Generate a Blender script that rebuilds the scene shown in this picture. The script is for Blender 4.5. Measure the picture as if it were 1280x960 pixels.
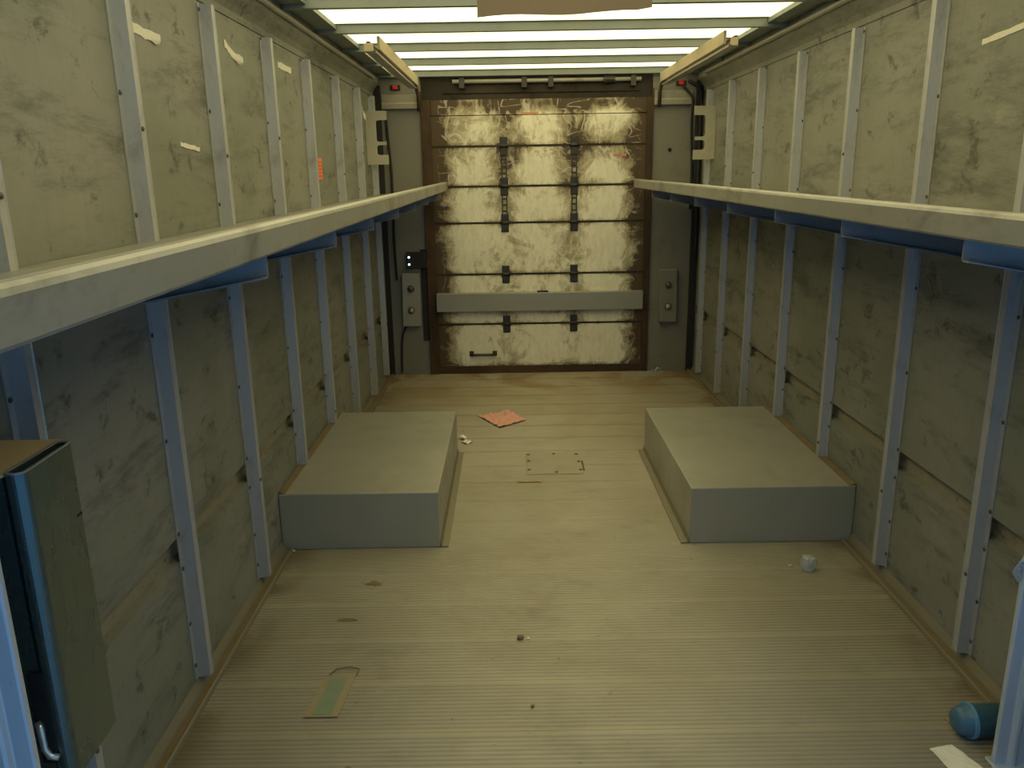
import bpy, bmesh, math, random
from mathutils import Vector, Matrix, Euler, noise as mnoise
random.seed(11)
C = bpy.context.scene.collection
for o in list(bpy.data.objects): bpy.data.objects.remove(o)
S = bpy.context.scene

# ---------------------------------------------------------------- camera
PITCH, YAW, ROLL, FPX = math.radians(14.789), math.radians(-0.074), math.radians(0.927), 1001.6
cam = bpy.data.cameras.new('camera'); camo = bpy.data.objects.new('camera', cam); C.objects.link(camo)
fw = Vector((math.sin(YAW)*math.cos(PITCH), math.cos(YAW)*math.cos(PITCH), -math.sin(PITCH)))
rt = Vector((math.cos(YAW), -math.sin(YAW), 0)); up = rt.cross(fw)
r2 = rt*math.cos(ROLL) - up*math.sin(ROLL); u2 = rt*math.sin(ROLL) + up*math.cos(ROLL)
m = Matrix((r2, u2, -fw)).transposed().to_4x4(); m.translation = (0, 0, 1.6)
camo.matrix_world = m
cam.sensor_width = 36; cam.lens = 36*FPX/1280; cam.clip_start = 0.02
S.camera = camo

# ---------------------------------------------------------------- light
SUN, SKY, EXPO = 15.0, 0.85, -0.13
w = bpy.data.worlds.new('sky'); S.world = w; w.use_nodes = True
bg = w.node_tree.nodes['Background']
bg.inputs['Color'].default_value = (0.23, 0.50, 0.92, 1); bg.inputs['Strength'].default_value = SKY
sl = bpy.data.lights.new('sun', 'SUN'); sl.energy = SUN; sl.angle = 0.02; sl.color = (1, 0.965, 0.88)
so = bpy.data.objects.new('sun', sl); C.objects.link(so); so.location = (0, 3, 6)
so.rotation_euler = (math.radians(-22), math.radians(6), 0)      # high, from beyond the roller door, so none falls in at the open end
S.view_settings.view_transform = 'Standard'; S.view_settings.look = 'None'
S.view_settings.exposure = EXPO; S.view_settings.gamma = 1; S.view_settings.use_curve_mapping = False

# ---------------------------------------------------------------- materials
class NT:
    def __init__(s, name):
        s.m = bpy.data.materials.new(name); s.m.use_nodes = True; s.t = s.m.node_tree
        s.b = s.t.nodes['Principled BSDF']; s.out = s.t.nodes['Material Output']
        s.tc = s.n('ShaderNodeTexCoord')
    def n(s, k, **kw):
        x = s.t.nodes.new(k)
        for a, v in kw.items(): setattr(x, a, v)
        return x
    def l(s, a, b): s.t.links.new(a, b)
    def noise(s, scale=5, detail=4, rough=0.6, stretch=(1, 1, 1), off=(0, 0, 0), dist=0.0):
        mp = s.n('ShaderNodeMapping'); mp.inputs['Scale'].default_value = stretch; mp.inputs['Location'].default_value = off
        s.l(s.tc.outputs['Object'], mp.inputs['Vector'])
        x = s.n('ShaderNodeTexNoise'); x.inputs['Scale'].default_value = scale; x.inputs['Detail'].default_value = detail
        x.inputs['Roughness'].default_value = rough; x.inputs['Distortion'].default_value = dist
        s.l(mp.outputs['Vector'], x.inputs['Vector']); return x.outputs['Fac']
    def step(s, v, lo, hi, a=0.0, b=1.0):
        x = s.n('ShaderNodeMapRange', interpolation_type='SMOOTHSTEP')
        x.inputs['From Min'].default_value = lo; x.inputs['From Max'].default_value = hi
        x.inputs['To Min'].default_value = a; x.inputs['To Max'].default_value = b
        s.l(v, x.inputs['Value']); return x.outputs['Result']
    def math(s, op, a, b=None):
        x = s.n('ShaderNodeMath', operation=op)
        for i, v in enumerate((a, b)):
            if v is None: continue
            if isinstance(v, (int, float)): x.inputs[i].default_value = v
            else: s.l(v, x.inputs[i])
        return x.outputs[0]
    def mix(s, fac, a, b):
        x = s.n('ShaderNodeMix', data_type='RGBA')
        if isinstance(fac, (int, float)): x.inputs[0].default_value = fac
        else: s.l(fac, x.inputs[0])
        for i, v in ((6, a), (7, b)):
            if isinstance(v, (tuple, list)): x.inputs[i].default_value = (*v, 1)
            else: s.l(v, x.inputs[i])
        return x.outputs[2]
    def xyz(s):
        x = s.n('ShaderNodeSeparateXYZ'); s.l(s.tc.outputs['Object'], x.inputs[0]); return x.outputs
    def bump(s, v, strength=0.3, dist=0.01):
        x = s.n('ShaderNodeBump'); x.inputs['Strength'].default_value = strength; x.inputs['Distance'].default_value = dist
        s.l(v, x.inputs['Height']); s.l(x.outputs['Normal'], s.b.inputs['Normal'])
    def fin(s, col, rough=0.6, metal=0.0, spec=0.5):
        if isinstance(col, (tuple, list)): s.b.inputs['Base Color'].default_value = (*col, 1)
        else: s.l(col, s.b.inputs['Base Color'])
        if isinstance(rough, (int, float)): s.b.inputs['Roughness'].default_value = rough
        else: s.l(rough, s.b.inputs['Roughness'])
        s.b.inputs['Metallic'].default_value = metal
        s.b.inputs['Specular IOR Level'].default_value = spec
        return s.m

def worn(name, base, dirt, amount=0.5, scale=6, rough=0.5, metal=0.0, stretch=(1, 1, 1), light=None, bump=0.12, fine=0.3, spec=0.5):
    t = NT(name)
    a = t.noise(scale, 6, 0.65, stretch, dist=0.4); b = t.noise(scale*6, 4, 0.6, stretch, (3, 1, 7))
    c = t.noise(scale*0.35, 3, 0.5, (1, 1, 1), (9, 4, 2))
    m1 = t.math('MULTIPLY', t.step(a, 0.5, 0.78), amount)
    col = t.mix(m1, base, dirt)
    col = t.mix(t.math('MULTIPLY', t.step(b, 0.56, 0.75), fine*amount), col, dirt)
    if light: col = t.mix(t.math('MULTIPLY', t.step(c, 0.45, 0.7), 0.55), col, light)
    if bump: t.bump(b, bump, 0.004)
    return t.fin(col, t.step(a, 0.3, 0.8, rough-0.08, min(1, rough+0.15)), metal, spec)

def plain(name, col, rough=0.5, metal=0.0, spec=0.5):
    t = NT(name); a = t.noise(40, 3)
    d = tuple(c*0.82 for c in col)
    return t.fin(t.mix(t.step(a, 0.4, 0.7), col, d), rough, metal, spec)

def m_wall():
    t = NT('scuffed grey panel')
    big = t.noise(1.6, 4, 0.55); smear = t.noise(3.4, 8, 0.75, (1, 0.45, 2.0), (4, 0, 2), 0.15)
    sp = t.noise(11, 5, 0.7, (1, 0.7, 1), (1, 8, 3), 0.3); grain = t.noise(60, 3, 0.5, (1, 1, 0.15))
    fl = t.noise(5.5, 5, 0.7, (1, 0.5, 1.3), (7, 3, 5), 0.4)
    col = t.mix(t.step(big, 0.35, 0.65), (0.205, 0.200, 0.170), (0.160, 0.166, 0.130))
    col = t.mix(t.math('MULTIPLY', t.step(smear, 0.50, 0.68), 0.72), col, (0.068, 0.068, 0.055))
    col = t.mix(t.math('MULTIPLY', t.step(sp, 0.57, 0.69), 0.75), col, (0.045, 0.043, 0.035))
    col = t.mix(t.math('MULTIPLY', t.step(fl, 0.62, 0.74), 0.4), col, (0.30, 0.29, 0.235))
    col = t.mix(t.math('MULTIPLY', t.step(grain, 0.5, 0.8), 0.2), col, (0.1, 0.1, 0.08))
    t.bump(grain, 0.08, 0.003)
    return t.fin(col, t.step(smear, 0.3, 0.7, 0.5, 0.68), 0.0, 0.35)

def m_floor():
    t = NT('worn ridged aluminium planks'); P = t.xyz()
    big = t.noise(1.2, 5, 0.6, dist=0.3); med = t.noise(5, 5, 0.65, (0.6, 1, 1), (2, 5, 1)); sp = t.noise(26, 4, 0.65, (1, 1, 1), (6, 1, 1))
    col = t.mix(t.step(big, 0.35, 0.66), (0.305, 0.279, 0.208), (0.262, 0.234, 0.158))
    col = t.mix(t.math('MULTIPLY', t.step(med, 0.55, 0.75), 0.45), col, (0.16, 0.135, 0.09))
    col = t.mix(t.math('MULTIPLY', t.step(sp, 0.66, 0.74), 0.6), col, (0.08, 0.068, 0.048))
    # brown residue towards the roller door, in patches
    far = t.step(P[1], 4.4, 6.2); pt = t.noise(2.3, 5, 0.65, (1, 1, 1), (5, 2, 9), 0.6)
    col = t.mix(t.math('MULTIPLY', far, t.step(pt, 0.38, 0.62, 0.25, 0.85)), col, (0.225, 0.16, 0.062))
    rb = t.math('MULTIPLY', t.step(P[1], 5.7, 6.35), t.step(pt, 0.45, 0.6))
    col = t.mix(t.math('MULTIPLY', rb, 0.55), col, (0.12, 0.052, 0.018))
    # trodden-in dirt along both wall feet
    sd = t.math('MINIMUM', t.math('ADD', P[0], 0.98), t.math('SUBTRACT', 1.435, P[0]))
    col = t.mix(t.math('MULTIPLY', t.step(sd, 0.0, 0.16, 0.75, 0.0), t.step(pt, 0.42, 0.6)), col, (0.13, 0.092, 0.042))
    # grit lying in the grooves
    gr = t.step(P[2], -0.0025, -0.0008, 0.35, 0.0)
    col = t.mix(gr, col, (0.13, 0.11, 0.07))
    return t.fin(col, t.step(med, 0.3, 0.7, 0.42, 0.6), 0.15, 0.5)

def m_door():
    t = NT('grimy cream door panel'); P = t.xyz(); x, z = P[0], P[2]
    n1 = t.noise(4.2, 7, 0.72, (1, 1, 1), (2, 0, 5), 0.9); n2 = t.noise(9, 6, 0.7, (1, 1, 0.45), (8, 1, 1), 1.5)
    n3 = t.noise(26, 5, 0.7, (1, 1, 0.35), (1, 1, 6), 0.6); n4 = t.noise(7, 5, 0.72, (1.6, 1, 0.55), (5, 9, 2), 2.2)
    big = t.noise(1.5, 3, 0.5, (1, 1, 1), (11, 0, 3))
    col = t.mix(t.step(n3, 0.35, 0.7), (0.78, 0.745, 0.60), (0.68, 0.63, 0.475))
    # grime: along the side edges, the seams, the hinge columns and the foot
    side = t.math('MINIMUM', t.math('ADD', x, 0.60), t.math('SUBTRACT', 1.06, x))
    gs = t.step(side, 0.0, 0.25, 0.85, 0.0)
    h1 = t.step(t.math('ABSOLUTE', t.math('ADD', x, 0.043)), 0.0, 0.22, 0.26, 0.0)
    h2 = t.step(t.math('ABSOLUTE', t.math('SUBTRACT', x, 0.500)), 0.0, 0.22, 0.28, 0.0)
    upz = t.step(z, 1.05, 1.6, 0.75, 1.9)
    g = t.math('ADD', gs, t.math('MULTIPLY', upz, t.math('ADD', h1, h2)))
    g = t.math('ADD', g, t.step(z, 1.0, 1.75, 0.0, 0.07))
    for zz, wd, am in ((1.80, 0.035, 0.2), (1.50, 0.03, 0.2), (1.22, 0.03, 0.2), (0.817, 0.03, 0.2), (0.414, 0.035, 0.25), (2.10, 0.085, 0.3), (0.05, 0.05, 0.35), (1.80, 0.17, 0.22), (1.50, 0.06, 0.10), (1.22, 0.06, 0.12), (0.817, 0.06, 0.12), (0.60, 0.17, 0.2), (0.0, 0.12, 0.4), (2.15, 0.14, 0.3)):
        s = t.step(t.math('ABSOLUTE', t.math('SUBTRACT', z, zz)), 0.0, wd, am, 0.0)
        g = t.math('ADD', g, s)
    g = t.math('ADD', g, t.math('MULTIPLY', t.math('SUBTRACT', n1, 0.5), 1.7))
    g = t.math('ADD', g, t.math('MULTIPLY', t.math('SUBTRACT', n2, 0.5), 0.9))
    g = t.math('ADD', g, t.math('MULTIPLY', t.math('SUBTRACT', big, 0.5), 0.7))
    col = t.mix(t.step(g, 0.06, 0.44, 0.0, 0.8), col, (0.25, 0.20, 0.10))
    col = t.mix(t.step(g, 0.42, 0.74, 0.0, 0.95), col, (0.062, 0.036, 0.014))
    ln = t.noise(3.4, 2, 0.4, (1.5, 1, 0.7), (3, 6, 1), 0.5); ln2 = t.noise(4.4, 2, 0.4, (0.8, 1, 1.4), (9, 2, 8), 0.6)
    s1 = t.step(t.math('ABSOLUTE', t.math('SUBTRACT', ln, 0.5)), 0.004, 0.022, 1.0, 0.0)
    s2 = t.step(t.math('ABSOLUTE', t.math('SUBTRACT', ln2, 0.47)), 0.003, 0.014, 1.0, 0.0)
    sc = t.math('MAXIMUM', t.step(n4, 0.60, 0.68), t.math('MULTIPLY', t.math('MAXIMUM', s1, s2), t.step(n2, 0.42, 0.56)))
    sc = t.math('MULTIPLY', sc, t.step(side, 0.03, 0.09))
    col = t.mix(t.math('MULTIPLY', sc, 0.42), col, (0.84, 0.80, 0.66))
    t.bump(n2, 0.15, 0.004)
    return t.fin(col, 0.55, 0.0, 0.4)

def m_roof():
    t = NT('translucent fibreglass roof sheet')
    a = t.noise(3, 5, 0.6, (0.6, 1, 1)); b = t.noise(9, 4, 0.6, (0.5, 1, 1), (4, 4, 4))
    col = t.mix(t.step(a, 0.48, 0.75), (0.80, 0.705, 0.38), (0.78, 0.64, 0.28))
    col = t.mix(t.math('MULTIPLY', t.step(b, 0.6, 0.75), 0.5), col, (0.70, 0.50, 0.18))
    tr = t.n('ShaderNodeBsdfTranslucent'); di = t.n('ShaderNodeBsdfDiffuse'); mx = t.n('ShaderNodeMixShader')
    t.l(col, tr.inputs['Color']); di.inputs['Color'].default_value = (0.6, 0.58, 0.48, 1); mx.inputs[0].default_value = 0.3
    t.l(tr.outputs[0], mx.inputs[1]); t.l(di.outputs[0], mx.inputs[2]); t.l(mx.outputs[0], t.out.inputs['Surface'])
    return t.m

def emit(name, col, st):
    t = NT(name); t.b.inputs['Base Color'].default_value = (*col, 1)
    t.b.inputs['Emission Color'].default_value = (*col, 1); t.b.inputs['Emission Strength'].default_value = st
    return t.m

M = dict(
    wall=m_wall(), floor=m_floor(), door=m_door(), roof=m_roof(),
    alu=worn('scuffed aluminium rib', (0.37, 0.37, 0.355), (0.12, 0.12, 0.118), 0.55, 13, 0.45, 0.35, (1, 1, 0.5), bump=0.06),
    rail=worn('dull aluminium rail', (0.34, 0.32, 0.27), (0.17, 0.155, 0.12), 0.6, 5, 0.5, 0.25, (1, 0.3, 1), bump=0.05),
    shelf=worn('scratched pale aluminium shelf', (0.255, 0.25, 0.215), (0.085, 0.078, 0.055), 0.95, 4.5, 0.42, 0.3, (1, 0.6, 1), light=(0.31, 0.30, 0.25), bump=0.06),
    bracket=worn('dull steel bracket', (0.20, 0.20, 0.19), (0.08, 0.08, 0.08), 0.4, 8, 0.5, 0.3),
    boxm=worn('grey sheet metal housing', (0.30, 0.295, 0.24), (0.20, 0.185, 0.14), 0.55, 2.6, 0.42, 0.25, light=(0.37, 0.36, 0.305), bump=0.04, fine=0.15),
    recess=worn('dirty wooden strip', (0.205, 0.18, 0.122), (0.065, 0.05, 0.03), 0.9, 9, 0.8, 0, (1, 0.5, 1), light=(0.24, 0.205, 0.14), bump=0.3, fine=0.9),
    dirt=worn('caked brown dirt', (0.145, 0.105, 0.05), (0.10, 0.065, 0.03), 0.8, 9, 0.9, 0, bump=0.5),
    kick=worn('grubby aluminium angle', (0.165, 0.148, 0.098), (0.22, 0.165, 0.09), 0.7, 7, 0.55, 0.1, (1, 0.4, 1)),
    rivet=plain('brown rivet', (0.075, 0.062, 0.05), 0.6),
    column=worn('grey painted column plate', (0.20, 0.19, 0.155), (0.11, 0.10, 0.075), 0.5, 4, 0.5, 0.1),
    ledge=worn('pale dusty ledge', (0.29, 0.275, 0.21), (0.16, 0.14, 0.09), 0.5, 6, 0.6),
    rust=worn('rusty brown frame', (0.045, 0.025, 0.011), (0.018, 0.011, 0.006), 0.9, 7, 0.8, 0, (1, 1, 0.5), light=(0.10, 0.056, 0.024), bump=0.4),
    header=worn('sooty brown header', (0.022, 0.015, 0.008), (0.008, 0.006, 0.004), 0.9, 6, 0.8, light=(0.05, 0.036, 0.019)),
    hinge=worn('greasy dark hinge', (0.050, 0.048, 0.038), (0.02, 0.016, 0.01), 0.6, 30, 0.45, 0.5),
    bar=worn('dull aluminium bar', (0.30, 0.295, 0.25), (0.25, 0.24, 0.19), 0.5, 5, 0.45, 0.35, (0.4, 1, 1), bump=0.03),
    bow=worn('grey green roof bow', (0.19, 0.215, 0.19), (0.12, 0.13, 0.11), 0.5, 6, 0.55, 0.1),
    dark=plain('black rubber and shade', (0.014, 0.013, 0.012), 0.7),  # also colours the shaded gaps beside the back columns
    hole=plain('black cavity', (0.006, 0.006, 0.006), 0.9),
    plate=worn('cream painted plate', (0.44, 0.415, 0.32), (0.30, 0.27, 0.18), 0.5, 8, 0.5),
    wood=worn('pale wooden board', (0.40, 0.335, 0.215), (0.22, 0.15, 0.08), 0.7, 6, 0.7, 0, (1, 0.25, 1)),
    tan=worn('rust tinged tan plate', (0.70, 0.50, 0.22), (0.50, 0.25, 0.08), 0.7, 7, 0.6, light=(0.78, 0.62, 0.34)),
    teal=worn('dull green grey metal guard', (0.105, 0.135, 0.122), (0.05, 0.056, 0.048), 0.6, 4, 0.28, 0.75, (1, 1, 0.5), light=(0.11, 0.19, 0.20)),  # the teal light patches put the sky's reflection into the metal colour
    post=worn('bright galvanised post', (0.44, 0.49, 0.53), (0.28, 0.32, 0.37), 0.4, 6, 0.35, 0.35, (1, 1, 0.3), bump=0.03),
    blue=worn('blue rubber bumper', (0.035, 0.11, 0.17), (0.012, 0.04, 0.08), 0.6, 14, 0.45),
    bluering=worn('light blue band', (0.10, 0.24, 0.36), (0.05, 0.14, 0.24), 0.5, 14, 0.4),
    darkorange=plain('dark orange print', (0.42, 0.07, 0.03), 0.7),
    patch=worn('floor patch metal', (0.30, 0.275, 0.205), (0.2, 0.175, 0.12), 0.5, 6, 0.5, 0.15),
    card=worn('brown cardboard', (0.20, 0.14, 0.072), (0.15, 0.10, 0.05), 0.4, 5, 0.85),
    pink=worn('crumpled pink sheet', (0.58, 0.29, 0.22), (0.44, 0.2, 0.145), 0.6, 14, 0.7, light=(0.62, 0.36, 0.28)),
    paper=worn('off white paper', (0.68, 0.66, 0.55), (0.45, 0.42, 0.33), 0.4, 20, 0.7),
    label=worn('torn pale label', (0.60, 0.57, 0.46), (0.38, 0.35, 0.25), 0.6, 40, 0.7),
    stick=plain('tan splinter', (0.42, 0.29, 0.15), 0.8),
    orange=plain('orange sticker', (0.72, 0.17, 0.06), 0.6),
    red=plain('faded red print', (0.55, 0.24, 0.16), 0.7),
    green=worn('green patch on tan backing', (0.155, 0.20, 0.125), (0.12, 0.15, 0.09), 0.5, 20, 0.6),
    backing=worn('tan backing sheet', (0.25, 0.205, 0.115), (0.19, 0.14, 0.07), 0.6, 20, 0.75),
    stone=plain('brown pebble', (0.16, 0.12, 0.07), 0.9),
    silver=plain('bright steel latch', (0.6, 0.58, 0.52), 0.28, 0.8),
    led=emit('cold white lamp', (0.55, 0.75, 1.0), 6.0),
    redlamp=plain('red marker lens', (0.65, 0.03, 0.02), 0.2),
    bulb=plain('dull round socket', (0.12, 0.11, 0.085), 0.35, 0.3),
)

_t = NT('clear plastic film'); _t.b.inputs['Transmission Weight'].default_value = 0.6; _t.b.inputs['IOR'].default_value = 1.2
M['film'] = _t.fin((0.62, 0.64, 0.62), 0.25)
# ---------------------------------------------------------------- helpers
def put(name, bm, mats, parent=None, loc=(0, 0, 0), bevel=0, seg=2, smooth=False):
    me = bpy.data.meshes.new(name); bmesh.ops.recalc_face_normals(bm, faces=bm.faces); bm.to_mesh(me); bm.free()
    o = bpy.data.objects.new(name, me); C.objects.link(o)
    for x in (mats if isinstance(mats, (list, tuple)) else [mats]): me.materials.append(M[x])
    o.location = loc
    if parent: o.parent = parent
    if smooth:
        for p in me.polygons: p.use_smooth = True
    if bevel:
        b = o.modifiers.new('bevel', 'BEVEL'); b.width = bevel; b.segments = seg; b.limit_method = 'ANGLE'; b.angle_limit = 0.6
    return o
def tag(o, label, cat, group=None):
    o['label'] = label; o['category'] = cat
    if group: o['group'] = group
    return o
def struct(o): o['kind'] = 'structure'; return o
def empty(name, loc=(0, 0, 0), rz=0):
    o = bpy.data.objects.new(name, None); C.objects.link(o); o.location = loc; o.rotation_euler.z = rz; o.empty_display_size = 0.05
    return o
def box(bm, x0, x1, y0, y1, z0, z1, mi=0):
    v = [bm.verts.new(p) for p in ((x0,y0,z0),(x1,y0,z0),(x1,y1,z0),(x0,y1,z0),(x0,y0,z1),(x1,y0,z1),(x1,y1,z1),(x0,y1,z1))]
    for f in ((0,3,2,1),(4,5,6,7),(0,1,5,4),(1,2,6,5),(2,3,7,6),(3,0,4,7)):
        bm.faces.new([v[i] for i in f]).material_index = mi
    return v
def B(*a):
    bm = bmesh.new(); box(bm, *a); return bm
def prism(bm, pts, fn, a, b, mi=0, segmi=None):
    """closed 2-D outline pts swept from a to b; fn(u, v, t) gives the 3-D point"""
    A = [bm.verts.new(fn(u, v, a)) for u, v in pts]; Bv = [bm.verts.new(fn(u, v, b)) for u, v in pts]; n = len(pts)
    for i in range(n):
        f = bm.faces.new((A[i], A[(i+1) % n], Bv[(i+1) % n], Bv[i])); f.material_index = segmi[i] if segmi else mi
    bm.faces.new(A[::-1]).material_index = mi; bm.faces.new(Bv).material_index = mi
def tube(bm, pts, r, n=8, mi=0):
    pts = [Vector(p) for p in pts]; rings = []
    for i, p in enumerate(pts):
        d = (pts[min(i+1, len(pts)-1)] - pts[max(i-1, 0)]).normalized()
        a = d.orthogonal().normalized() if i == 0 else (a - d*a.dot(d)).normalized()
        b = d.cross(a)
        rings.append([bm.verts.new(p + (a*math.cos(2*math.pi*k/n) + b*math.sin(2*math.pi*k/n))*r) for k in range(n)])
    for r0, r1 in zip(rings, rings[1:]):
        for k in range(n): bm.faces.new((r0[k], r0[(k+1) % n], r1[(k+1) % n], r1[k])).material_index = mi
    bm.faces.new(rings[0][::-1]).material_index = mi; bm.faces.new(rings[-1]).material_index = mi
def offset_strip(pts, th):
    """open polyline -> thin closed outline of thickness th"""
    out = []
    for i, p in enumerate(pts):
        a = Vector(pts[max(i-1, 0)]); b = Vector(pts[min(i+1, len(pts)-1)]); d = (b-a).normalized()
        out.append((p[0] - d.y*th, p[1] + d.x*th))
    return list(pts) + out[::-1]
def sheet(name, outline, mats, z=0.004, amp=0.004, parent=None, n=14, seed=0, th=0.0012, fr=28):
    """crumpled sheet filling a convex quad outline (4 points) on the floor, centred on its own origin"""
    cx = sum(p[0] for p in outline)/4; cy = sum(p[1] for p in outline)/4
    bm = bmesh.new(); g = []
    for i in range(n+1):
        row = []
        for j in range(n+1):
            u, v = i/n, j/n
            x = (outline[0][0]*(1-u)+outline[1][0]*u)*(1-v) + (outline[3][0]*(1-u)+outline[2][0]*u)*v - cx
            y = (outline[0][1]*(1-u)+outline[1][1]*u)*(1-v) + (outline[3][1]*(1-u)+outline[2][1]*u)*v - cy
            q = Vector((x*fr+seed, y*fr, seed*3.1)); h = abs(mnoise.noise(q))*1.6 + abs(mnoise.noise(q*2.3))*0.6
            e = mnoise.noise(Vector((x*40, y*40, seed+9)))*0.006
            row.append(bm.verts.new((x+e*(i in (0, n)), y+e*(j in (0, n)), z + amp*h)))
        g.append(row)
    for i in range(n):
        for j in range(n): bm.faces.new((g[i][j], g[i+1][j], g[i+1][j+1], g[i][j+1]))
    o = put(name, bm, mats, parent, (cx, cy, 0)); s = o.modifiers.new('thickness', 'SOLIDIFY'); s.thickness = th; s.offset = 1
    return o

XL, XR, YB, Y0, ZR = -1.03, 1.485, 6.43, 0.35, 2.335
YE = YB + 0.02

# ---------------------------------------------------------------- floor: ridged planks laid across the body
bm = bmesh.new(); prof = []; PITCHP = 0.2465; y = 2.032 - PITCHP*11
while y < YE:
    prof += [(y - 0.0135, 0.0), (y - 0.001, 0.0), (y, -0.0025), (y + 0.001, 0.0), (y + 0.0135, 0.0)]
    nr = 12; s0 = y + 0.0135; st = (PITCHP - 0.027)/nr
    for k in range(nr): prof += [(s0 + st*(k+0.22), -0.003), (s0 + st*(k+0.48), -0.003), (s0 + st*(k+0.70), 0.0), (s0 + st*(k+1), 0.0)]
    y += PITCHP
prof = [p for p in prof if Y0 <= p[0] <= YE]; prof = [(Y0, 0.0)] + prof + [(YE, 0.0)]
va = [bm.verts.new((XL-0.05, p[0], p[1])) for p in prof]; vb = [bm.verts.new((XR+0.05, p[0], p[1])) for p in prof]
for i in range(len(prof)-1): bm.faces.new((va[i], vb[i], vb[i+1], va[i+1]))
lo = [bm.verts.new(p) for p in ((XL-0.05, Y0, -0.06), (XR+0.05, Y0, -0.06), (XR+0.05, YE, -0.06), (XL-0.05, YE, -0.06))]
bm.faces.new(lo[::-1]); bm.faces.new([lo[0], lo[1], vb[0], va[0]]); bm.faces.new([lo[2], lo[3], va[-1], vb[-1]])
struct(put('floor', bm, 'floor'))

# ---------------------------------------------------------------- side walls with the recessed strip and the top cove
YLOW = {1: 0.75, -1: 1.45}
def wall(side, x, s):
    bm = bmesh.new()
    P = [(-0.05, -0.06), (0, -0.06), (0, 0.462), (-0.030, 0.466), (-0.030, 0.536), (0, 0.54), (0, 2.168), (0.005, 2.170), (0.007, 2.195), (0.018, 2.218), (0.036, 2.243), (0.048, 2.262), (0.05, 2.30), (0.05, 2.345), (-0.05, 2.345)]
    sm = [0]*len(P); sm[3] = 1
    sm[11] = 2
    prism(bm, P, lambda d, z, t: (x + s*d, t, z), YLOW[s], YE, 0, sm)      # openings added below the shelves, out of view, to let sky light onto the posts
    prism(bm, [(-0.05, 1.36), (0, 1.36)] + P[6:], lambda d, z, t: (x + s*d, t, z), Y0, YLOW[s], 0, [0, 0] + sm[6:])
    return struct(put('wall_'+side, bm, ['wall', 'recess', 'rail']))
wall('left', XL, 1); wall('right', XR, -1)
for side, x, s in (('left', XL, 1), ('right', XR, -1)):        # rounded top rail and roof side strip
    bm = bmesh.new(); tube(bm, [(x + s*0.058, Y0, 2.278), (x + s*0.058, 6.15, 2.278)], 0.0125, 12)
    struct(put('trim_'+('1' if s > 0 else '2'), bm, 'rail', smooth=True))
    bm = bmesh.new(); a, b = sorted((x + s*0.045, x + s*0.158)); box(bm, a, b, Y0, YE, 2.318, 2.34)
    struct(put('trim_'+('3' if s > 0 else '4'), bm, 'bow'))
    # floor angle: fillet, dirty groove, inner lip
    bm = bmesh.new()
    for a, b in ((YLOW[s], 3.240), (4.480, YB - 0.02)):
        prism(bm, [(0.001, 0.0005), (0.052, 0.0005), (0.050, 0.014), (0.043, 0.016), (0.040, 0.006), (0.019, 0.006), (0.016, 0.016), (0.001, 0.042)],
              lambda d, z, t: (x + s*d, t, z), a, b, 0, [0, 0, 0, 0, 1, 0, 0, 0])
    struct(put('baseboard_'+side, bm, ['kick', 'dirt']))

# ---------------------------------------------------------------- roof
bm = bmesh.new(); box(bm, XL+0.03, XR-0.03, Y0, YE, ZR+0.006, ZR+0.0065)
bm.free(); bm = bmesh.new()
vs = [bm.verts.new(p) for p in ((XL-0.05, Y0, 2.347), (XR+0.05, Y0, 2.347), (XR+0.05, YE, 2.347), (XL-0.05, YE, 2.347))]
bm.faces.new(vs); struct(put('ceiling', bm, 'roof'))
nb = 0
words = ['far end above the door', 'second from the roller door', 'third from the roller door', 'fourth from the roller door', 'fifth from the roller door', 'sixth from the roller door', 'seventh from the roller door', 'eighth from the roller door', 'ninth from the roller door']
for k in range(9):
    yb = 6.40 - 0.6475*k - 0.02
    t = 0.003; W_ = 0.034
    bm = bmesh.new()
    prism(bm, [(-W_/2-0.012, 2.346), (-W_/2-0.012, 2.343), (-W_/2, 2.343), (-W_/2, 2.30), (W_/2, 2.30), (W_/2, 2.343), (W_/2+0.012, 2.343), (W_/2+0.012, 2.346)],
          lambda d, z, tt: (tt, d, z), XL+0.052, XR-0.052)
    o = put('roof_bow', bm, 'bow', None, (0, yb, 0), 0.003, 2)
    tag(o, 'grey green roof bow across the translucent ceiling, ' + ('the last one, right above the roller door' if k == 0 else words[k]), 'roof beam', 'roof bows')

# ---------------------------------------------------------------- wall ribs
def rib(x, s, y, zb, label, cr=0.022, dep=0.040):
    P = [(0.0, 0.0035), (0.019, 0.0035), (0.026, dep), (0.026+cr-0.003, dep+0.0005), (0.026+cr, dep+0.003), (0.026+cr+0.002, dep), (0.034+cr, 0.0035), (0.052+cr, 0.0035)]
    o2 = offset_strip(P, -0.003)
    bm = bmesh.new(); prism(bm, o2, lambda u, d, z: (s*max(d, 0.0004), u, z), zb, 2.160)
    o = put('wall_rib', bm, 'alu', None, (x, y, 0)); tag(o, label, 'wall rib', 'aluminium ribs on the %s wall' % ('left' if s > 0 else 'right'))
    return o
rv = bmesh.new(); bmesh.ops.create_uvsphere(rv, u_segments=10, v_segments=6, radius=0.0068)
bmesh.ops.scale(rv, vec=(0.6, 1, 1), verts=rv.verts); rvm = bpy.data.meshes.new('rivet'); rv.to_mesh(rvm); rv.free(); rvm.materials.append(M['rivet'])
for p in rvm.polygons: p.use_smooth = True
def rivet(parent, d, y, z):
    o = bpy.data.objects.new('rivet', rvm); C.objects.link(o); o.parent = parent; o.location = (d, y, z); return o
LY = [1.566, 2.236, 2.89, 3.575, 4.235, 4.93, 5.61, 6.20]
RY = [1.65, 2.300, 2.91, 3.575, 4.23, 4.885, 5.525, 6.13]
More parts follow.
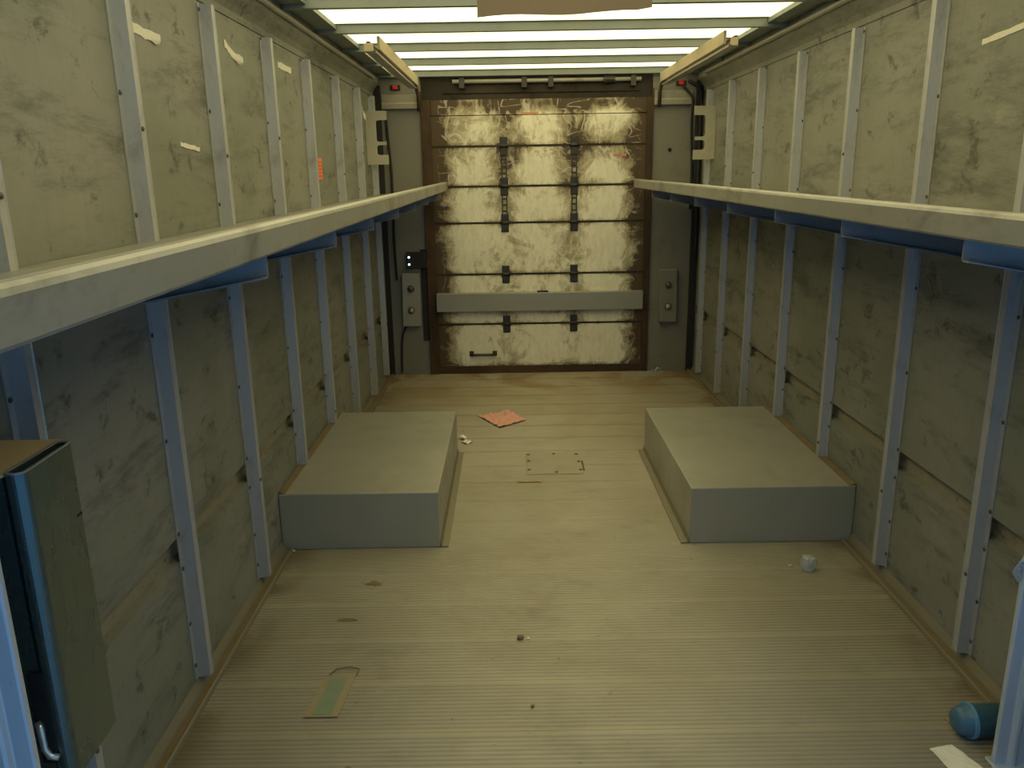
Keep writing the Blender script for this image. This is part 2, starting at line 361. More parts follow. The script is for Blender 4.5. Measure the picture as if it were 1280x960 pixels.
place = ['nearest the open end', 'second from the open end', 'third from the open end, before the wheel box', 'rising behind the near half of the wheel box', 'standing at the far half of the wheel box', 'first one beyond the wheel box', 'second one beyond the wheel box', 'last one, in the corner by the roller door']
RIBS = []
for side, x, s, ys in (('left', XL, 1, LY), ('right', XR, -1, RY)):
    for k, y in enumerate(ys):
        onb = 3.2 < y < 4.45
        zb = 0.268 if onb else 0.046
        r = rib(x, s, y, zb, 'riveted aluminium rib on the %s wall, %s' % (side, place[k]), 0.024 if s > 0 else 0.026, 0.040 if s > 0 else 0.036)
        for z in (0.10, 0.245, 0.43, 0.548, 0.846, 1.17, 1.335, 1.50, 1.825, 2.148):
            if z > zb + 0.02: rivet(r, s*0.0042, 0.0095 + random.uniform(-0.001, 0.001), z + random.uniform(-0.008, 0.008))
        for z in (0.40, 1.66):
            if random.random() < 0.6: rivet(r, s*0.0415 if s > 0 else -0.0375, 0.035, z + random.uniform(-0.1, 0.1))

# ---------------------------------------------------------------- back wall around the roller door
bm = bmesh.new()
box(bm, XL-0.05, -0.665, YB, YB+0.06, -0.06, 2.345, 0); box(bm, 1.095, XR+0.05, YB, YB+0.06, -0.06, 2.345, 0)
box(bm, -0.665, 1.095, YB+0.05, YB+0.06, -0.06, 2.345, 1)
struct(put('wall_back', bm, ['column', 'header']))
bm = bmesh.new()                                                 # rusty jambs, sill and header of the doorway
box(bm, -0.662, -0.597, YB-0.012, YB+0.05, 0, 2.14); box(bm, 1.052, 1.092, YB-0.012, YB+0.05, 0, 2.14)
box(bm, -0.672, -0.660, YB-0.024, YB+0.03, 0, 2.20); box(bm, 1.090, 1.102, YB-0.024, YB+0.03, 0, 2.20)
struct(put('trim_5', bm, 'rust', bevel=0.003))
bm = bmesh.new()                                                 # header hardware bands
box(bm, -0.664, 1.094, YB+0.004, YB+0.05, 2.14, 2.345)
box(bm, -0.50, 1.00, YB-0.006, YB+0.004, 2.185, 2.285)
struct(put('trim_6', bm, 'header'))
for k, (a, b) in enumerate(((-0.962, -0.674), (1.104, 1.395))):   # stepped ledge above each column
    bm = bmesh.new()
    prism(bm, [(YB, 2.075), (YB-0.035, 2.078), (YB-0.038, 2.115), (YB-0.018, 2.125), (YB-0.018, 2.18), (YB, 2.182)], lambda u, v, t: (t, u, v), a, b)
    struct(put('trim_%d' % (7+k), bm, 'ledge', bevel=0.003))
for k, (a, b) in enumerate(((XL+0.002, XL+0.062), (XR-0.062, XR-0.010))):    # black rubber and shade strips standing in for the shaded gaps in the back corners
    bm = bmesh.new(); box(bm, a, b, YB-0.022, YB, 0.0, 2.25); struct(put('trim_%d' % (9+k), bm, 'dark', bevel=0.004))

bm = bmesh.new(); box(bm, -0.724, -0.673, YB-0.006, YB, 0.28, 1.02); struct(put('trim_11', bm, 'dark'))  # dark strip painting the shade of the recess beside the socket plate
door = struct(empty('door_1', (0, 0, 0)))
secs = [(0.0, 0.412), (0.416, 0.815), (0.819, 1.218), (1.222, 1.498), (1.502, 1.798), (1.802, 2.022), (2.026, 2.150)]
for a, b in secs:
    put('door_panel', B(-0.597, 1.052, YB-(0.004 if b < 2.1 else -0.006), YB+0.045, a+0.001, b-0.001), 'door', door, bevel=0.003)
put('bottom_seal', B(-0.585, 1.045, YB-0.010, YB-0.004, 0.0, 0.062), 'rust', door)
for a in (0.414, 0.817, 1.22, 1.5, 1.80):
    bm = bmesh.new(); box(bm, -0.597, 1.052, YB-0.0055, YB-0.002, a-0.010, a+0.006); put('seam_strip', bm, 'header', door)
for hx in (-0.043, 0.501):
    for z in (0.414, 0.817, 1.22, 1.50, 1.80):
        h = put('hinge', B(hx-0.030, hx+0.030, YB-0.012, YB-0.004, z-0.075, z+0.065), 'hinge', door, bevel=0.008)
        bm = bmesh.new(); tube(bm, [(hx-0.036, YB-0.016, z-0.002), (hx+0.036, YB-0.016, z-0.002)], 0.012, 10); put('hinge_pin', bm, 'hinge', h, smooth=True)
        for dz in (-0.055, 0.045):
            bm = bmesh.new(); tube(bm, [(hx, YB-0.012, z+dz), (hx, YB-0.019, z+dz)], 0.009, 8); put('bolt', bm, 'hinge', h)
    bm = bmesh.new()                                             # worn strap between the upper hinges
    for z0, z1 in ((1.565, 1.725), (1.285, 1.425)):
        box(bm, hx-0.022, hx-0.013, YB-0.010, YB-0.004, z0, z1); box(bm, hx+0.013, hx+0.022, YB-0.010, YB-0.004, z0, z1)
        for q in range(3): zz = z0 + (z1-z0)*(q+0.5)/3; box(bm, hx-0.016, hx+0.016, YB-0.009, YB-0.004, zz-0.006, zz+0.006)
    put('hinge_strap', bm, 'hinge', door)
bm = bmesh.new(); tube(bm, [(-0.335, YB-0.004, 0.166), (-0.332, YB-0.030, 0.164), (-0.305, YB-0.040, 0.162), (-0.175, YB-0.040, 0.162), (-0.148, YB-0.030, 0.164), (-0.145, YB-0.004, 0.166)], 0.011, 10)
hd = put('handle', bm, 'hinge', door, smooth=True)
for hx in (-0.335, -0.145): put('handle_plate', B(hx-0.018, hx+0.018, YB-0.009, YB-0.004, 0.145, 0.188), 'hinge', hd, bevel=0.003)
# torsion shaft above the door
sh = empty('roller_shaft', (0.2, YB-0.03, 2.235)); tag(sh, 'long dusty roller shaft in the dark header above the roller door', 'shaft')
bm = bmesh.new(); tube(bm, [(-0.62, 0, 0.03), (0.80, 0, 0.03)], 0.015, 12); put('tube', bm, 'rail', sh, smooth=True)
for px_ in (-0.55, -0.08, 0.12, 0.74): put('shaft_bracket', B(px_-0.02, px_+0.02, -0.018, 0.036, -0.02, 0.058), 'hinge', sh, bevel=0.003)
bm = bmesh.new(); tube(bm, [(0.52, 0, 0.03), (0.53, 0, 0.03)], 0.032, 16); tube(bm, [(0.53, 0, 0.03), (0.60, 0, 0.03)], 0.024, 16); put('drum', bm, 'hinge', sh)
# beam fixed across the door
tb = B(-0.602, 1.052, 6.372, 6.424, 0.522, 0.670)
lb = put('load_bar', tb, 'bar', bevel=0.004); tag(lb, 'long grey aluminium beam lying across the lower roller door', 'load bar')
cl = put('clip', B(0.205, 0.295, 6.376, 6.405, 0.6695, 0.682), 'dark', lb, bevel=0.004); cl['label'] = 'small black clip'
# stickers on the door
o = put('sticker', B(0.805, 0.903, YB-0.0052, YB-0.004, 1.708, 1.728), 'red'); tag(o, 'thin faded red sticker stripe on the upper right of the roller door', 'sticker')
o = put('sticker', B(0.10, 0.225, YB+0.0045, YB+0.006, 2.030, 2.043), 'red'); tag(o, 'faded reddish tape stripe near the top middle of the roller door', 'sticker')

# ---------------------------------------------------------------- door tracks under the roof
def track(x, s, label, ext):
    t = empty('door_track', (x, 4.50, 2.26)); tag(t, label, 'door track', 'roller door tracks')
    L_ = 1.83
    put('side_board', B(min(0, -s*0.014), max(0, -s*0.014), 0, L_, -0.028, 0.038), 'wood', t, bevel=0.002)
    bm = bmesh.new()                                            # C channel open towards the middle
    prism(bm, offset_strip([(0.052, -0.046), (0.0, -0.046), (0.0, -0.040), (0.048, -0.040), (0.048, 0.006), (0.030, 0.006)], 0.002), lambda u, v, tt: (-s*(0.014 + u), tt, v), -0.05, L_)
    put('channel', bm, 'rail', t)
    put('end_block', B(min(-s*0.030, -s*0.075), max(-s*0.030, -s*0.062), -0.062, -0.01, -0.046, -0.004), 'wood', t, bevel=0.004)
    bm = bmesh.new(); tube(bm, [(-s*0.03, L_-0.02, -0.02), (-s*0.02, L_+0.035, -0.04), (-s*0.012, L_+0.06, -0.09), (-s*0.010, L_+0.062, -0.20)], 0.014, 8); put('bend', bm, 'rust', t, smooth=True)
    return t
track(-0.668, 1, 'roller door track with pale board under the roof along the left side', 1)
track(1.128, -1, 'roller door track with pale board under the roof along the right side', 1)

# ---------------------------------------------------------------- wheel boxes
for nm, xa, xb, s in (('left', XL+0.0015, -0.333, 1), ('right', 0.768, XR-0.0015, -1)):
    t = empty('wheel_box', ((xa+xb)/2, 3.86, 0)); tag(t, 'low grey sheet metal wheel box against the %s wall' % nm, 'wheel box', 'wheel boxes')
    mx = (xa+xb)/2
    put('housing', B(xa-mx, xb-mx, 3.245-3.86, 4.475-3.86, 0.0015, 0.262), 'boxm', t, bevel=0.004)
    e = (xb if s > 0 else xa) - mx
    bm = bmesh.new()
    prism(bm, [(0.0005, 0.0015), (0.036, 0.0015), (0.036, 0.006), (0.008, 0.008), (0.0005, 0.03)], lambda d, z, tt: (e + s*d, tt, z), -0.615, 0.615, 0, [0, 0, 0, 0, 0])
    put('floor_angle', bm, 'kick', t)
    w_ = (xa if s > 0 else xb) - mx
    bm = bmesh.new()
    prism(bm, [(0.003, 0.2625), (0.030, 0.2625), (0.018, 0.267), (0.004, 0.272)], lambda d, z, tt: (w_ + s*d, tt, z), -0.61, 0.61)
    put('dirt_line', bm, 'dirt', t)

# ---------------------------------------------------------------- long shelves
def shelf(x, s, xe, ys, label, side):
    t = empty('long_shelf', (x, 1.0, 1.508)); t.rotation_euler.x = 0.0058; tag(t, label, 'shelf', 'long side shelves')
    wz = -0.088 if s > 0 else -0.052; w_ = abs(xe - x); a, b = Y0 - 1.0 + 0.02, (6.31 if s > 0 else 6.29) - 1.0
    bm = bmesh.new(); prism(bm, [(0.0065, wz), (w_-0.022, -0.050), (w_-0.022, -0.062), (0.0065, wz-0.012)], lambda d, z, tt: (s*d, tt, z), a, b)
    put('deck', bm, 'shelf', t)
    bm = bmesh.new()
    P = [(w_-0.026, -0.006), (w_-0.022, 0.0), (w_-0.010, -0.001), (w_-0.003, -0.005), (w_, -0.012), (w_, -0.058), (w_-0.004, -0.063), (w_-0.024, -0.063), (w_-0.024, -0.048), (w_-0.008, -0.046), (w_-0.008, -0.010), (w_-0.022, -0.008)]
    prism(bm, P, lambda d, z, tt: (s*d, tt, z), a, b)
    put('fascia', bm, 'shelf', t)
    for y in ys:
        bm = bmesh.new(); yy = y + 0.075 - 1.0; e = w_ - 0.022
        def tri(y0, y1):
            pts = [(0.002 + 0.045, wz-0.012), (e, -0.063), (e, -0.108), (e-0.004, -0.112), (0.047, -0.112 - 0.185*(e-0.05))]
            prism(bm, pts, lambda d, z, tt: (s*d, tt, z), y0, y1)
        tri(yy, yy+0.004)
        sl = 0.185
        pts = [(e, -0.1085), (e, -0.1125), (0.047, -0.1125 - sl*(e-0.05)), (0.047, -0.1085 - sl*(e-0.05))]
        prism(bm, pts, lambda d, z, tt: (s*d, tt, z), yy-0.022, yy)
        put('bracket', bm, 'bracket', t)
    return t
shelf(XL, 1, -0.475, LY[:7], 'long pale aluminium shelf along the left wall at chest height', 'left')
shelf(XR, -1, 0.945, RY[:7], 'long pale aluminium shelf along the right wall at chest height', 'right')

# ---------------------------------------------------------------- fittings at the back corners
def cplate(x, s, label):
    """cream plate standing off the wall, with two notches cut from its inner edge"""
    t = empty('cutout_plate', (x, 6.04, 1.855)); tag(t, label, 'mounting plate', 'cream cut-out plates')
    W_, a = 0.155, 0.072
    P = [(0, -0.185), (W_, -0.185), (W_, -0.118), (a+0.02, -0.118), (a+0.006, -0.112), (a, -0.098), (a, -0.07), (a+0.006, -0.056), (a+0.02, -0.050), (W_-0.01, -0.050),
         (W_-0.01, -0.026), (a+0.02, -0.026), (a+0.006, -0.02), (a, -0.006), (a, 0.105), (a+0.006, 0.117), (a+0.02, 0.122), (W_, 0.122), (W_, 0.185), (0, 0.185)]
    bm = bmesh.new(); prism(bm, P, lambda u, v, tt: (s*u, tt, v), 0, 0.004)
    put('face', bm, 'plate', t, bevel=0.001)
    put('wall_flange', B(min(s*0.001, s*0.004), max(s*0.001, s*0.004), 0.002, 0.09, -0.185, 0.185), 'plate', t)
    return t
cplate(XL, 1, 'cream plate with two notches on the left wall near the roller door')
cplate(XR, -1, 'cream plate with two notches on the right wall near the roller door')
def lampplate(x0, z0, tilt, label, lab2):
    t = empty('socket_plate', (x0, YB, z0)); t.rotation_euler.y = tilt; tag(t, label, 'lamp plate', 'two-hole plates beside the roller door')
    bm = bmesh.new(); box(bm, -0.070, 0.070, -0.050, -0.002, -0.212, 0.212)
    put('cover', bm, 'boxm' if lab2 else 'column', t, bevel=0.004)
    for z in (0.092, -0.082):
        bm = bmesh.new(); tube(bm, [(0, -0.050, z), (0, -0.057, z)], 0.030, 20); r = put('socket', bm, 'bulb', t, bevel=0.002)
        bm = bmesh.new(); bmesh.ops.create_uvsphere(bm, u_segments=14, v_segments=8, radius=0.021); put('lens', bm, 'rail' if z < 0 else 'bulb', r, (0, -0.054, z), smooth=True)
    return t
lampplate(-0.805, 0.622, 0.02, 'upright grey plate with two round sockets left of the roller door', True)
lampplate(1.254, 0.622, -0.02, 'upright grey plate with two round sockets right of the roller door', False)
t = empty('lamp_unit', (-0.745, YB, 0.94)); tag(t, 'small black lamp unit with two glowing white dots left of the roller door', 'lamp')
put('casing', B(-0.085, 0.072, -0.035, -0.001, -0.068, 0.062), 'dark', t, bevel=0.005)
for z in (0.022, -0.034):
    bm = bmesh.new(); bmesh.ops.create_uvsphere(bm, u_segments=12, v_segments=8, radius=0.0075); put('light', bm, 'led', t, (-0.064, -0.037, z), smooth=True)
for x, lab in ((-0.855, 'small red marker lamp high in the left back corner'), (1.305, 'small red marker lamp high in the right back corner')):
    t = empty('marker_lamp', (x, YB-0.002, 2.232)); tag(t, lab, 'lamp', 'red marker lamps')
    put('housing', B(-0.038, 0.038, -0.012, 0, -0.018, 0.018), 'dark', t, bevel=0.003)
    put('lens', B(-0.020, 0.020, -0.022, -0.012, -0.013, 0.013), 'redlamp', t, bevel=0.004)
def cable(name, pts, r, label, mt='dark'):
    P = [Vector(p) for p in pts]; out = []
    for i in range(len(P)-1):
        p0, p1, p2, p3 = P[max(i-1, 0)], P[i], P[i+1], P[min(i+2, len(P)-1)]
        for k in range(6):
            u = k/6; out.append(0.5*((2*p1) + (p2-p0)*u + (2*p0-5*p1+4*p2-p3)*u*u + (3*p1-p0-3*p2+p3)*u**3))
    out.append(P[-1]); o0 = P[0].copy()
    bm = bmesh.new(); tube(bm, [q - o0 for q in out], r, 8); o = put(name, bm, mt, None, o0, smooth=True); tag(o, label, 'cable'); return o
cable('cable', [(-0.935, YB-0.008, 2.05), (-0.93, YB-0.012, 1.9), (-0.915, YB-0.012, 1.6), (-0.92, YB-0.012, 1.1), (-0.915, YB-0.012, 0.78)], 0.010, 'black cable running down behind the notched plate in the left back corner')
cable('cable', [(-0.86, YB-0.012, 0.40), (-0.89, YB-0.012, 0.33), (-0.905, YB-0.012, 0.20), (-0.91, YB-0.012, 0.02)], 0.008, 'thin dark cable curving to the floor below the left two-socket plate')
cable('cable', [(1.32, YB-0.02, 2.21), (1.385, YB-0.045, 2.13), (1.39, YB-0.045, 2.05), (1.395, YB-0.02, 1.9), (1.41, YB-0.012, 1.6), (1.41, YB-0.012, 1.3)], 0.010, 'black cable bending down the right back corner beside the notched plate')
cable('cable', [(1.36, YB-0.02, 2.245), (1.43, YB-0.05, 2.20), (1.455, YB-0.03, 2.12), (1.458, YB-0.03, 1.9), (1.458, YB-0.03, 0.9)], 0.012, 'thick black cable in the right back corner against the wall')
bm = bmesh.new(); tube(bm, [(0, 0, 0), (0, -0.006, 0)], 0.014, 12); o = put('bolt', bm, 'hole', None, (1.236, YB, 1.75)); tag(o, 'single dark bolt head on the right back column', 'bolt')

# ---------------------------------------------------------------- left entrance: guard box and post
t = empty('guard_box', (-0.90, 1.28, 0.57)); tag(t, 'hollow dull green metal guard box with a slotted top by the left entrance', 'guard box')
x0, x1, y0, y1, h = 0.080, 0.116, -0.082, 0.085, 0.576
def ring(x0, x1, y0, y1, r):
    out = []
    for cx, cy, a0 in ((x1-r, y1-r*0.6, 0), (x0+r*0.6, y1-r*0.6, 90), (x0+r, y0+r, 180), (x1-r, y0+r, 270)):
        for k in range(7):
            a = math.radians(a0 + 15*k); rr = r if cy < 0 else r*0.6
            out.append((cx + (rr if True else r)*math.cos(a)*(1 if True else 1), cy + rr*math.sin(a)))
    return out
bm = bmesh.new(); A = ring(x0, x1, y0, y1, 0.017); I = ring(x0+0.004, x1-0.004, y0+0.004, y1-0.004, 0.013); n = len(A)
rows = [[bm.verts.new((p[0], p[1], z)) for p in R_] for R_, z in ((A, 0), (A, h), (I, h), (I, 0))]
for a, b in ((0, 1), (1, 2), (2, 3), (3, 0)):
    for k in range(n): bm.faces.new((rows[a][k], rows[a][(k+1) % n], rows[b][(k+1) % n], rows[b][k]))
put('shell', bm, 'teal', t, smooth=False)
bm = bmesh.new(); A = ring(x0, x1, y0, y1, 0.017); I = ring(x0+0.0055, x1-0.0055, y0+0.0055, y1-0.0055, 0.0115)
rows = [[bm.verts.new((p[0], p[1], z)) for p in R_] for R_, z in ((A, h+0.0002), (A, h+0.0025), (I, h+0.0025), (I, h+0.0002))]
for a, b in ((0, 1), (1, 2), (2, 3), (3, 0)):
    for k in range(n): bm.faces.new((rows[a][k], rows[a][(k+1) % n], rows[b][(k+1) % n], rows[b][k]))
put('rim', bm, 'rail', t)['label'] = 'worn bare metal rim'
put('slot_floor', B(x0+0.006, x1-0.006, y0+0.012, y1-0.008, 0.44, 0.445), 'hole', t)
put('top_plate', B(-0.126, x0+0.002, -0.080, 0.100, h-0.006, h), 'tan', t, bevel=0.002)
put('side_plate', B(-0.110, x0-0.002, -0.074, -0.068, 0.0, h-0.006), 'teal', t)
put('back_plate', B(-0.110, x0-0.002, 0.070, 0.080, 0.02, h-0.006), 'teal', t)
lt = empty('latch', (0.072, -0.082, 0.085)); lt.parent = t
bm = bmesh.new(); tube(bm, [(-0.006, 0, 0.034), (0.0, -0.006, 0.028), (0.001, -0.006, -0.015), (0.008, -0.006, -0.030), (0.022, -0.004, -0.034)], 0.006, 8); put('latch_arm', bm, 'silver', lt, smooth=True)
put('latch_base', B(-0.012, 0.018, 0.0, 0.012, -0.05, 0.13), 'hole', lt, bevel=0.002)

def post(name, x, y, s, label, ztop):
    t = empty(name, (x, y, 0)); tag(t, label, 'post', 'bright metal posts at the entrance')
    P = [(0.0, 0.0), (0.0, 0.010), (0.003, 0.013), (0.034, 0.013), (0.039, 0.020), (0.045, 0.023), (0.053, 0.023), (0.058, 0.018), (0.062, 0.013), (0.091, 0.013), (0.094, 0.010), (0.094, 0.0)]
    bm = bmesh.new(); prism(bm, P, lambda u, v, z: (s*u, -v, z), 0.0012, ztop)
    put('column', bm, 'post', t, bevel=0.002)
    put('foot_plate', B(min(-s*0.004, s*0.10), max(-s*0.004, s*0.10), -0.045, 0.020, 0.0006, 0.010), 'post', t, bevel=0.002)
    return t
post('entrance_post', -0.806, 1.145, -1, 'bright blue lit metal post in the lower left corner before the guard box', 1.362)
post('entrance_post', 1.300, 1.868, 1, 'bright blue lit metal post at the right edge beside the blue bumper', 1.385)
# blue roll lying on the floor behind the right post
t = empty('bumper_roll', (1.33, 1.985, 0.0)); tag(t, 'blue rubber cylinder lying on the floor behind the right post', 'bumper')
bm = bmesh.new()
pr_ = [(-0.075, 0.014), (-0.073, 0.026), (-0.066, 0.035), (-0.052, 0.042), (-0.034, 0.046), (-0.030, 0.050), (-0.024, 0.050), (-0.020, 0.046), (0.105, 0.046), (0.107, 0.03)]
rings = [[bm.verts.new((x, r*math.cos(2*math.pi*k/24), 0.0505 + r*math.sin(2*math.pi*k/24))) for k in range(24)] for x, r in pr_]
for ra, rb_ in zip(rings, rings[1:]):
    for k in range(24): bm.faces.new((ra[k], ra[(k+1) % 24], rb_[(k+1) % 24], rb_[k]))
bm.faces.new(rings[0][::-1]); bm.faces.new(rings[-1])
put('roller', bm, 'blue', t, smooth=True)
bm = bmesh.new(); tube(bm, [(-0.036, 0, 0.0505), (-0.026, 0, 0.0505)], 0.0512, 24); put('band', bm, 'bluering', t)
put('end_tab', B(-0.055, -0.02, 0.040, 0.06, 0.001, 0.012), 'stick', t, bevel=0.002)
# plastic film stuck to the right post
bm = bmesh.new(); g = []
for i in range(9):
    row = []
    for j in range(9):
        u, v = i/8, j/8; wdt = 0.036*(1-abs(v-0.45)*1.2)
        row.append(bm.verts.new((-wdt*u, -0.006*abs(mnoise.noise(Vector((u*4, v*5, 1))))*2 - 0.010*u, 0.07*(v-0.5))))
    g.append(row)
for i in range(8):
    for j in range(8): bm.faces.new((g[i][j], g[i+1][j], g[i+1][j+1], g[i][j+1]))
o = put('plastic_film', bm, 'film', None, (1.3005, 1.862, 0.60)); s_ = o.modifiers.new('thickness', 'SOLIDIFY'); s_.thickness = 0.001
tag(o, 'scrap of clear plastic film clinging to the right post', 'plastic film')

# ---------------------------------------------------------------- cardboard hanging from a roof bow
bm = bmesh.new(); n = 12; fr, bk = [], []
for i in range(n+1):
    u = i/n; x = 0.362*u; zb = -0.400 + 0.007*min(1, u*1.5) + 0.005*math.sin(u*9)*0.6
    if u > 0.97: zb += 0.006
    fr.append((bm.verts.new((x, 0, zb)), bm.verts.new((x - 0.0*u, 0.012*math.sin(u*3), 0)))); bk.append((bm.verts.new((x, 0.004, zb)), bm.verts.new((x, 0.004+0.012*math.sin(u*3), 0))))
for i in range(n):
    for q, rev in ((fr, 0), (bk, 1)): bm.faces.new((q[i][0], q[i+1][0], q[i+1][1], q[i][1]))
    for e in (0, 1): bm.faces.new((fr[i][e], fr[i+1][e], bk[i+1][e], bk[i][e]))
for e in (0, n): bm.faces.new((fr[e][0], fr[e][1], bk[e][1], bk[e][0]))
o = put('cardboard_sheet', bm, 'card', None, (-0.062, 1.80, 2.312)); tag(o, 'brown cardboard sheet hanging from the roof near the entrance', 'cardboard')

# ---------------------------------------------------------------- litter and marks on the floor
o = sheet('crumpled_sheet', [(-0.235, 5.20), (-0.09, 4.94), (0.085, 5.10), (-0.03, 5.32)], 'pink', 0.002, 0.012, n=20, seed=3); tag(o, 'crumpled pink sheet lying flat between the wheel boxes and roller door', 'sheet')
o = sheet('paper_scrap', [(-0.325, 4.67), (-0.285, 4.625), (-0.25, 4.66), (-0.29, 4.70)], 'paper', 0.002, 0.010, n=8, seed=5, fr=40); tag(o, 'small white paper scrap by the far corner of the left wheel box', 'paper scrap')
o = sheet('paper_scrap', [(-0.335, 4.72), (-0.305, 4.70), (-0.295, 4.74), (-0.32, 4.76)], 'paper', 0.006, 0.022, n=8, seed=8, fr=50); tag(o, 'tiny folded white scrap just behind the other scrap near left wheel box', 'paper scrap')
o = sheet('paper_scrap', [(1.165, 1.93), (1.185, 1.80), (1.285, 1.82), (1.235, 1.945)], 'paper', 0.001, 0.003, n=10, seed=12); tag(o, 'flat pale paper scrap at the bottom right corner beside the blue bumper', 'paper scrap')
o = sheet('wrapper', [(1.125, 6.385), (1.14, 6.36), (1.225, 6.37), (1.20, 6.40)], 'film', 0.003, 0.028, n=10, seed=21, fr=45); tag(o, 'crushed white wrapper at the foot of the right back column', 'wrapper')
t = empty('floor_plate', (0.222, 4.28, 0)); tag(t, 'flat riveted metal patch on the floor between the wheel boxes', 'floor plate')
put('sheet_metal', B(-0.155, 0.155, -0.168, 0.168, 0.0004, 0.0022), 'patch', t, bevel=0.0006)
for px_, py in ((-0.14, 0.145), (-0.14, 0.04), (-0.14, -0.10), (0.01, 0.155), (0.01, -0.14), (0.14, 0.145), (0.145, 0.02), (0.145, -0.11)):
    bm = bmesh.new(); tube(bm, [(0, 0, 0.0022), (0, 0, 0.005)], 0.0095, 10); put('screw', bm, 'rivet', t, (px_, py, 0))
put('torn_edge', B(0.160, 0.168, -0.115, 0.03, 0.0006, 0.005), 'rivet', t)
o = put('splinter', B(-0.062, 0.062, -0.006, 0.006, 0.001, 0.009), 'stick', None, (0.08, 4.0, 0), 0.002); o.rotation_euler.z = -0.03; tag(o, 'thin brown splinter of wood in front of the riveted floor patch', 'splinter')
t = empty('green_card', (-0.61, 2.205, 0)); t.rotation_euler.z = -0.0; tag(t, 'green and tan card lying on the ridged floor at lower left', 'card')
def quadslab(pts, z0, z1):
    bm = bmesh.new(); prism(bm, pts, lambda u, v, z: (u, v, z), z0, z1); return bm
put('backing', quadslab([(-0.048, -0.097), (0.058, -0.097), (0.075, 0.112), (-0.022, 0.105)], 0.0006, 0.0022), 'backing', t)
put('green_face', quadslab([(-0.022, -0.088), (0.036, -0.088), (0.050, 0.098), (-0.006, 0.095)], 0.0022, 0.0034), 'green', t)['label'] = 'dull green face'
bm = bmesh.new(); tube(bm, [(-0.012, 0.115, 0.003), (0.006, 0.142, 0.006), (0.05, 0.148, 0.008), (0.082, 0.142, 0.005), (0.078, 0.112, 0.003)], 0.0022, 6); put('curled_edge', bm, 'dirt', t)
# crushed clear cup and a crumb of it
bm = bmesh.new(); n = 16; rr = []
for z, r in ((0.002, 0.024), (0.02, 0.028), (0.04, 0.030), (0.055, 0.026), (0.060, 0.012)):
    rr.append([bm.verts.new((r*math.cos(2*math.pi*k/n)*(1+0.25*mnoise.noise(Vector((k*0.9, z*60, 2)))), r*math.sin(2*math.pi*k/n)*(1+0.25*mnoise.noise(Vector((k*1.1, z*50, 7)))), z + 0.006*mnoise.noise(Vector((k, 3, z*40)))*(z > 0.01))) for k in range(n)])
for a, b in zip(rr, rr[1:]):
    for k in range(n): bm.faces.new((a[k], a[(k+1) % n], b[(k+1) % n], b[k]))
bm.faces.new(rr[0][::-1]); bm.faces.new(rr[-1])
o = put('crushed_cup', bm, 'film', None, (1.20, 2.99, 0)); tag(o, 'crushed clear plastic cup on the floor before the right wheel box', 'cup')
def pebble(nm, loc, r, mt, label, cat, sc=(1, 0.8, 0.6)):
    bm = bmesh.new(); bmesh.ops.create_icosphere(bm, subdivisions=2, radius=r)
    for v in bm.verts: v.co = Vector((v.co.x*sc[0], v.co.y*sc[1], v.co.z*sc[2]))*(1+0.35*mnoise.noise(v.co*60+Vector((loc[0],loc[1],0))))
    lo = min(v.co.z for v in bm.verts)
    o = put(nm, bm, mt, None, (loc[0], loc[1], -lo+0.0005), smooth=True); tag(o, label, cat); return o
pebble('plastic_crumb', (1.139, 3.02), 0.010, 'film', 'tiny clear plastic crumb left of the crushed cup', 'crumb')
pebble('pebble', (0.012, 2.515), 0.013, 'stone', 'brown pebble in the middle of the ridged floor', 'pebble')
pebble('pebble', (-0.475, 1.875), 0.011, 'stone', 'dark pebble on the floor at the bottom left', 'pebble')
pebble('pebble', (0.045, 2.14), 0.007, 'stone', 'tiny dark pebble nearer the entrance than the others', 'pebble')
pebble('paper_crumb', (0.040, 2.512), 0.006, 'paper', 'white crumb just right of the brown pebble', 'crumb')
pebble('paper_crumb', (-0.975, 3.225), 0.007, 'paper', 'white crumb at the front foot of the left wheel box', 'crumb')
def smear(x, y, w_, d_, seed, label):
    bm = bmesh.new(); n = 22; ctr = bm.verts.new((0, 0, 0.004)); ring_ = []; out = []
    for k in range(n):
        a = 2*math.pi*k/n; q = 0.65 + 0.55*mnoise.noise(Vector((math.cos(a)*2+seed, math.sin(a)*2, seed)))
        ring_.append(bm.verts.new((w_*q*math.cos(a)*0.6, d_*q*math.sin(a)*0.6, 0.003))); out.append(bm.verts.new((w_*q*math.cos(a), d_*q*math.sin(a), 0.0004)))
    for k in range(n):
        bm.faces.new((ctr, ring_[k], ring_[(k+1) % n])); bm.faces.new((ring_[k], out[k], out[(k+1) % n], ring_[(k+1) % n]))
    o = put('dirt_patch', bm, 'dirt', None, (x, y, 0)); tag(o, label, 'dirt'); return o
smear(-0.575, 2.93, 0.060, 0.028, 2.2, 'small caked patch of brown dirt in front of left wheel box')
smear(-0.63, 2.66, 0.055, 0.020, 6.1, 'thin brown dirt patch nearer than the caked one, left floor')

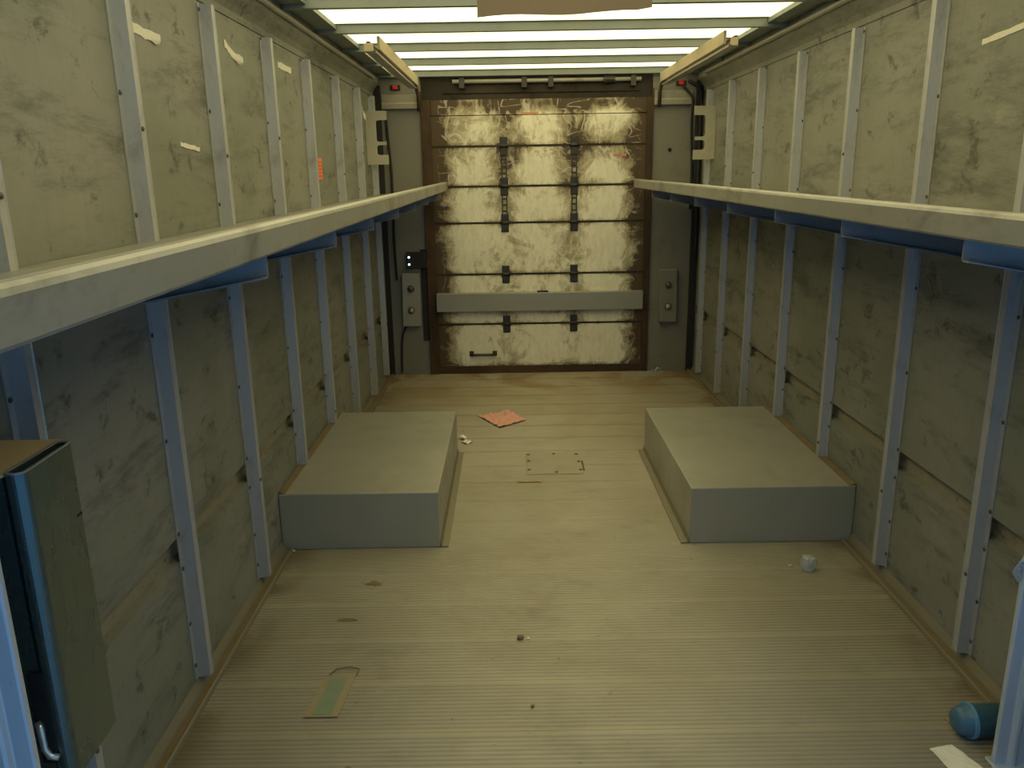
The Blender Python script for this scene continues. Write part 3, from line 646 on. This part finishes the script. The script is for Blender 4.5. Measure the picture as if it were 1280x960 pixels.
# ---------------------------------------------------------------- peeling labels and marks on the walls
def wlabel(side, ya, za, yb, zb, hgt, label, mt='label', nm='torn_label', seed=0, curl=0.012, cat='label'):
    s = 1 if side == 'left' else -1; x = XL if s > 0 else XR
    cy, cz = (ya+yb)/2, (za+zb)/2; bm = bmesh.new(); g = []; n = 8
    for i in range(n+1):
        u = i/n; row = []
        for j in range(4):
            v = j/3 - 0.5; e = 1 + 0.5*mnoise.noise(Vector((u*5, v*2, seed)))
            row.append(bm.verts.new((s*(0.0012 + curl*max(0, u-0.5)**2*4*(1 if j else 0.6) + 0.0015*abs(mnoise.noise(Vector((u*6, v*4, seed+3))))), ya-cy + (yb-ya)*u, za-cz + (zb-za)*u + hgt*v*e)))
        g.append(row)
    for i in range(n):
        for j in range(3): bm.faces.new((g[i][j], g[i+1][j], g[i+1][j+1], g[i][j+1]))
    o = put(nm, bm, mt, None, (x, cy, cz)); sd = o.modifiers.new('thickness', 'SOLIDIFY'); sd.thickness = 0.0006; sd.offset = 0
    tag(o, label, cat); return o
wlabel('left', 2.37, 2.004, 2.53, 1.992, 0.027, 'torn pale label high on left wall right of the second rib', seed=1)
wlabel('left', 3.13, 2.070, 3.27, 2.025, 0.028, 'curled pale label high on left wall right of the third rib', seed=4, curl=0.02)
wlabel('left', 3.83, 2.084, 4.04, 2.080, 0.028, 'pale label remnant high on left wall right of the fourth rib', seed=7, curl=0.004)
wlabel('left', 2.62, 1.702, 2.77, 1.690, 0.014, 'thin pale tape scrap at mid height on left upper wall', seed=9, curl=0.003)
wlabel('right', 2.69, 1.970, 2.42, 1.990, 0.018, 'thin pale tape strip high on right wall near the top right corner', seed=12, curl=0.003)
wlabel('left', 5.93, 2.06, 5.99, 1.99, 0.04, 'curled cream label on left wall just before the notched plate', seed=15, curl=0.015)
o = put('orange_tag', B(0, 0.002, -0.045, 0.045, -0.056, 0.056), 'orange', None, (XL+0.0005, 4.51, 1.635))
bm = bmesh.new()
for k in range(5): box(bm, 0.002, 0.0026, -0.036, 0.034 - 0.02*(k % 2), 0.034 - 0.018*k - 0.003, 0.034 - 0.018*k + 0.003)
put('print', bm, 'darkorange', o)['label'] = 'faded dark print'
tag(o, 'small orange sticker on the left wall between two ribs', 'sticker')
